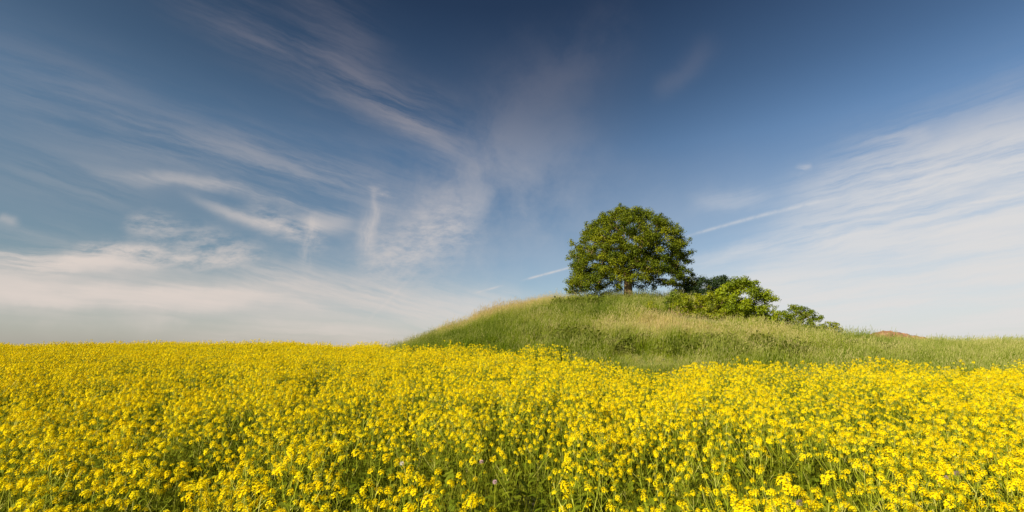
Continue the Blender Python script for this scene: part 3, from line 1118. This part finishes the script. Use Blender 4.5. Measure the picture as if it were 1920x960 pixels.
def oak():
    bx, by, bz = at_depth(1178, 30.6)
    k = (by * cp + 4 * sp) / F                        # metres per pixel at the tree
    print('oak at', bx, by, bz, 'm/px', k, 'base row', pix(bx, by, bz)[1])
    root = empty('oak_tree', (bx, by, bz))
    tag(root, 'large round-crowned oak tree standing alone on top of the grassy mound', 'tree')
    zs = [0.0, .6, 1.1, 2.2, 3.1, 4.15, 5.05, 5.8, 6.3, 6.6]
    Rr = [4.1, 4.6, 4.5, 4.35, 4.55, 4.35, 3.45, 2.35, 1.2, .3]
    Rl = [4.1, 4.3, 4.35, 4.25, 4.05, 3.6, 3.0, 2.0, .9, .2]
    Rf = [3.2, 3.9, 4.2, 4.3, 4.2, 3.8, 3.1, 2.1, 1.1, .3]
    sc = k / .0381 * 1.0
    r = random.Random(5)
    cs, rs = [], []
    LIFT = .47                                          # the crown starts at the height of the grass tips

    def R(z, a):
        c = math.cos(a)
        e = np.interp(z, zs, Rr) if c > 0 else np.interp(z, zs, Rl)
        lum = 1 + .05 * math.sin(a * 5 + z * 1.7) + .04 * math.sin(a * 9 - z * 3.1)
        return float(e * c * c + np.interp(z, zs, Rf) * (1 - c * c)) * lum

    tries = 0
    while len(cs) < 430 and tries < 60000:
        tries += 1
        z = r.uniform(.25, 6.5)
        a = r.uniform(0, 6.2832)
        if r.random() > (R(z, a) / 4.6) * .8 + .2: continue
        inner = r.random() < .22
        f = r.uniform(.35, .75) if inner else r.uniform(.84, 1.0)
        rad = r.uniform(.30, .62) * (0.85 if z < 1 else 1)
        q = R(z, a) * f - rad * .55
        x_, y_ = math.cos(a) * q, math.sin(a) * q
        # light shows under the crown round the trunk and along the right
        if z < 1.5 and math.hypot(x_, y_) < (2.4 if x_ < 0 else 3.4): continue
        if z < .95 and x_ > .2 and x_ < 3.9 and r.random() < .8: continue
        if z < 1.25 and abs(x_ - .9) < .55: continue
        if z < .5 and r.random() < (.5 if x_ < 0 else .75): continue
        zc = min(z, 6.35) - rad * .3
        p = (x_ * sc, y_ * sc, zc * sc + LIFT)
        if min([math.dist(p, c) for c in cs] or [9]) < .44: continue
        cs.append(p); rs.append((rad * sc * .96, rad * sc * .96, rad * .66 * sc))
    # hanging sprays at the skirt
    for (px_, pz_, n) in ((-4.1, .35, 4), (-3.0, .45, 4), (-2.0, .5, 3), (-.5, .55, 3), (.45, .6, 2), (1.4, .75, 3), (2.3, .7, 3), (2.9, .45, 2), (3.6, .8, 3), (4.7, .25, 4), (5.2, .05, 3), (4.4, .8, 3)):
        for _ in range(n):
            rad = r.uniform(.2, .32)
            cs.append(((px_ + r.uniform(-.35, .35)) * sc, r.uniform(-1.6, 1.6) * sc, (pz_ + r.uniform(-.1, .35)) * sc + LIFT))
            rs.append((rad * sc, rad * sc, rad * .8 * sc))
    # stray twigs that break the outline
    for (px_, pz_) in ((-4.0, 3.7), (-2.9, 5.0), (-.4, 6.4), (1.3, 6.3), (2.6, 5.7), (4.6, 3.9), (4.75, 3.0), (-4.35, .9), (3.7, 5.0), (-4.3, 2.5), (4.6, 1.6)):
        cs.append((px_ * sc, r.uniform(-.6, .6), pz_ * sc + LIFT)); rs.append((.2, .2, .22))
    print('oak clumps', len(cs))
    link('crown', leaf_mesh('crown', cs, rs, 520, .088, M_oak, 9, ref=.5), root)
    # trunk
    b = MB()
    fork = Vector((.05, 0, 1.55 * sc + LIFT))
    prof = [(-.3, .52), (-.05, .46), (.12, .35), (.35, .29), (.8, .25), (1.4, .24), (1.55 * sc + LIFT, .27)]
    sides = 14
    vs, fs = [], []
    for i, (z_, ra) in enumerate(prof):
        for s_ in range(sides):
            a = 6.2832 * s_ / sides
            rr_ = ra * (1 + .07 * math.sin(a * 5 + z_) + .05 * math.sin(a * 8 + 2 * z_) + (.12 * math.sin(a * 4) if z_ < .2 else 0))
            vs.append((math.cos(a) * rr_ + .03 * z_, math.sin(a) * rr_, z_))
    for i in range(len(prof) - 1):
        for s_ in range(sides):
            s2 = (s_ + 1) % sides
            fs.append((i * sides + s_, i * sides + s2, (i + 1) * sides + s2, (i + 1) * sides + s_))
    fs.append(tuple((len(prof) - 1) * sides + s_ for s_ in range(sides)))
    b.add(vs, fs)
    link('trunk', b.mesh('trunk', [M_bark], True), root)
    nodes, parent, rad = grow(fork, cs, .011, 2.2, .13, 3)
    branches('branch', nodes, parent, rad, root, M_bark, .22)
    return bx, by, bz, k


OAK = oak()


def bush(name, label, cat, foot, top_row, left, right, mat, seed, shape=None, leaf=.075, per=260, clr=(.18, .34), density=1.0, depth=.8, n_stem=5, group=None, gappy=0.0, on=None):
    """a shrub standing at the pixel foot=(px, py) on the land, as wide and high as the photograph shows"""
    g = at_depth(*foot)
    if g is None:
        print('bush', label, 'no ground'); return None
    gx_, gy_, gz_ = g
    dep = gy_ * cp + (gz_ - EYE) * sp
    k = dep / F
    row = pix(gx_, gy_, gz_)[1]
    Hh = (row - top_row) * k
    xl, xr = (left - foot[0]) * k, (right - foot[0]) * k
    root = empty(name, (gx_, gy_, gz_ - .05))
    tag(root, label, cat, group)
    r = random.Random(seed)
    cs, rs = [], []
    shape = shape or [(0, .75), (.3, 1), (.6, .92), (.85, .6), (1, .25)]
    vol = (xr - xl) * Hh
    n = int(density * vol / (clr[1] ** 2) * 1.3) + 4
    tries = 0
    while len(cs) < n and tries < 9000:
        tries += 1
        t = r.random()
        w = np.interp(t, [s[0] for s in shape], [s[1] for s in shape])
        u = r.uniform(-1, 1)
        if gappy and r.random() < gappy and abs(u) < .5 and t < .4: continue
        xc = (xl + xr) / 2 + (xr - xl) / 2 * u * w * (1 if len(shape[0]) < 3 else 1)
        if len(shape[0]) == 3:                               # shape may lean sideways
            xc += (xr - xl) / 2 * np.interp(t, [s[0] for s in shape], [s[2] for s in shape])
        yc = r.uniform(-1, 1) * depth * math.sqrt(max(0, 1 - u * u)) * w
        rad = r.uniform(*clr)
        zc = t * (Hh - rad * .8) + rad * .25
        zc += hz(gx_ + xc, gy_ + yc) - gz_ if t < .5 else 0
        p = (xc, yc, zc)
        if min([math.dist(p, c) for c in cs] or [9]) < rad * .75: continue
        cs.append(p); rs.append((rad, rad, rad * .8))
    print('BUSH', foot, [round(v,2) for v in g], 'row', round(row,1), 'H', round(Hh,2), 'n', len(cs))
    link('foliage', leaf_mesh('foliage', cs, rs, per, leaf, mat, seed + 1), root)
    nodes, parent, rad = grow((0, 0, -.05), cs, .006, 2.1, .15, seed)
    b = MB()
    for j in range(1, len(nodes)):
        p = parent[j]
        b.tube([tuple(nodes[p]), tuple(nodes[j])], [min(rad[j] * 1.1, .07), min(rad[j], .07)], 4)
    link('stem', b.mesh('stem', [M_bark], True), root)
    return root


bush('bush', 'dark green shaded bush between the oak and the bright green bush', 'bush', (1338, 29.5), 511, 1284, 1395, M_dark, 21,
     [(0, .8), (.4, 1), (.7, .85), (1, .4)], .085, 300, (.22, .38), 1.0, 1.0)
bush('bush', 'tall bright green bush, the biggest of the bushes on the right flank of the mound', 'bush', (1402, 24.2), 519, 1343, 1456, M_bright, 22,
     [(0, .75), (.3, .95), (.6, .95), (.85, .7), (1, .4)], .085, 300, (.2, .34), 1.15, 1.1)
bush('bush', 'low yellow-green spreading bush left of the tall bright green one', 'bush', (1320, 24.2), 547, 1255, 1385, M_low, 23,
     [(0, .9), (.5, 1), (.8, .8), (1, .5)], .07, 280, (.16, .28), 1.2, .8)
bush('bush', 'small upright dark-leaved bush at the left end of the low bushes below the oak', 'bush', (1266, 25), 540, 1250, 1288, M_elder, 24,
     [(0, .8), (.5, 1), (.8, .6), (1, .3)], .07, 260, (.14, .24), 1.2, .5)
bush('bush', 'low green bush at the right foot of the tall bright green bush', 'bush', (1454, 23.8), 580, 1420, 1490, M_bright, 25,
     [(0, .95), (.5, 1), (.8, .8), (1, .5)], .07, 260, (.14, .24), 1.2, .6)
bush('sapling', 'thin sparse sapling rising between the bright green bush and the loose dark shrub', 'sapling', (1452, 27), 568, 1438, 1462, M_elder, 26,
     [(0, .15), (.4, .4), (.6, 1), (.85, .9), (1, .5)], .07, 110, (.10, .18), .9, .3)
bush('shrub', 'dark green loose shrub with flat layers standing alone against the sky right of the bushes', 'shrub', (1518, 26), 569, 1474, 1556, M_elder, 27,
     [(0, .35, .30), (.25, .85, .15), (.5, .95, -.02), (.75, .6, -.22), (1, .3, -.30)], .075, 190, (.13, .22), 1.25, .6)
bush('shrub', 'tiny green shrub, the last and smallest one down the slope to the right', 'shrub', (1562, 25.6), 600, 1546, 1580, M_low, 28,
     [(0, .5), (.5, 1), (.8, .8), (1, .4)], .07, 200, (.10, .18), 1.2, .3)
bush('bush', 'small green seedling bush half hidden in the grass below the oak trunk', 'bush', (1222, 24.3), 562, 1212, 1234, M_low, 29,
     [(0, .8), (.5, 1), (1, .4)], .06, 160, (.10, .18), 1.0, .3)


# ---------------------------------------------------------------- heap of red clay behind the ridge
def clay_heap():
    Y = 46.0
    a, b_ = ray(1636, 633), ray(1730, 633)
    xl, xr = a.x * Y / a.y, b_.x * Y / b_.y
    zt = EYE + ray(1670, 618.5).z * Y / ray(1670, 618.5).y
    zb = hz((xl + xr) / 2, Y) - .3
    n = 70
    me = MB()
    vs, fs = [], []
    r = random.Random(3)
    hgt = zt - zb
    for j in range(n):
        for i in range(n):
            u, v = i / (n - 1) * 2 - 1, j / (n - 1) * 2 - 1
            e = max(0, 1 - abs(u) ** 4) * max(0, 1 - abs(v) ** 2)
            ridge = .90 + .06 * math.cos(u * 5.2 + 1.2) - .10 * max(0, u)
            lump = .05 * math.sin(u * 23 + v * 9) + .04 * math.sin(u * 41 - v * 17) + .03 * math.sin(u * 77 + v * 61)
            z = hgt * e * ridge + (lump + r.uniform(-.03, .03)) * min(1, e * 4) * .8
            vs.append(((xl + xr) / 2 + u * (xr - xl) * 1.05, Y + v * 2.6, zb + z))
            if i < n - 1 and j < n - 1:
                q_ = j * n + i
                fs.append((q_, q_ + 1, q_ + 1 + n, q_ + n))
    c = Vector(((xl + xr) / 2, Y, zb))
    me.add([(p[0] - c.x, p[1] - c.y, p[2] - c.z) for p in vs], fs)
    o = link('clay_heap', me.mesh('clay_heap', [M_clay]))
    o.location = c
    tag(o, 'heap of reddish orange clay soil showing over the grass ridge at the far right', 'soil heap')


clay_heap()


# ---------------------------------------------------------------- a few pale clover and thistle heads in the gaps
def solid(name, col, rough=.7):
    return leafy(name, lambda N: N.mix(N.noise(posn(N), 160.0, 2), (*col, 1), (*[c * .7 for c in col], 1)), .25, rough)


M_pink = solid('clover_petal', (.78, .50, .55))
M_white = solid('white_petal', (.80, .74, .72))
M_thistle = solid('thistle_down', (.34, .24, .24))


def wild_flower(px_, py_, kind, label):
    """stands where the ray through (px, py) passes 0.62 m above the soil"""
    d = ray(px_, py_)
    hgt = .74
    for y_ in np.arange(2.5, 12, .03):
        k_ = y_ / d.y
        if EYE + d.z * k_ <= hz(d.x * k_, y_) + hgt: break
    x_ = d.x * k_
    z_ = hz(x_, y_)
    root = empty('clover' if kind != 'thistle' else 'thistle', (x_, y_, z_))
    tag(root, label, 'flower', 'pale wild flowers among the rapeseed')
    b = MB()
    b.tube([(0.02, 0, 0), (0, .01, hgt * .5), (0, 0, hgt)], [.003, .0025, .002], 5)
    link('stem', b.mesh('stem', [M_stem]), root)
    h = MB()
    n = 60
    R_ = .017 if kind != 'thistle' else .022
    for i in range(n):
        z2 = 1 - 2 * (i + .5) / n * .85
        a = i * 2.399
        s_ = math.sqrt(max(0, 1 - z2 * z2))
        d2 = Vector((math.cos(a) * s_, math.sin(a) * s_, z2))
        o_ = d2.orthogonal().normalized() * .0035
        w_ = d2.cross(o_)
        p = d2 * R_ * .4
        h.add([tuple(p - o_ * .5), tuple(p + w_ * .6 + d2 * R_ * .3), tuple(p + d2 * R_ * .8), tuple(p + o_ * .8 + d2 * R_ * .3)], [(0, 1, 2, 3)])
    f = link('flower_head', h.mesh('clover_head', [{'pink': M_pink, 'white': M_white, 'thistle': M_thistle}[kind]]), root)
    f.location = (0, 0, hgt)
    for a in (0.4, 2.6, 4.4):
        l = link('leaf', LEAF_M[2], root)
        l.location = (0, 0, hgt * .6)
        l.rotation_euler = (0, -.4, a)


wild_flower(754, 870, 'white', 'whitish flower head in the dark green gap left of the middle of the field front')
wild_flower(903, 868, 'pink', 'small pink flower head to the right of the whitish one, nearest to it')
wild_flower(928, 905, 'pink', 'pink flower head lowest down, just below the other pink one near the middle')
wild_flower(1500, 944, 'thistle', 'greyish brown thistle head at the bottom edge, right of the middle')
wild_flower(1795, 889, 'thistle', 'greyish brown thistle head among bright yellow flowers at the lower right')
wild_flower(1775, 897, 'pink', 'pale pink flower head just left of the lower right thistle head')
print('objects', len(scene.objects))
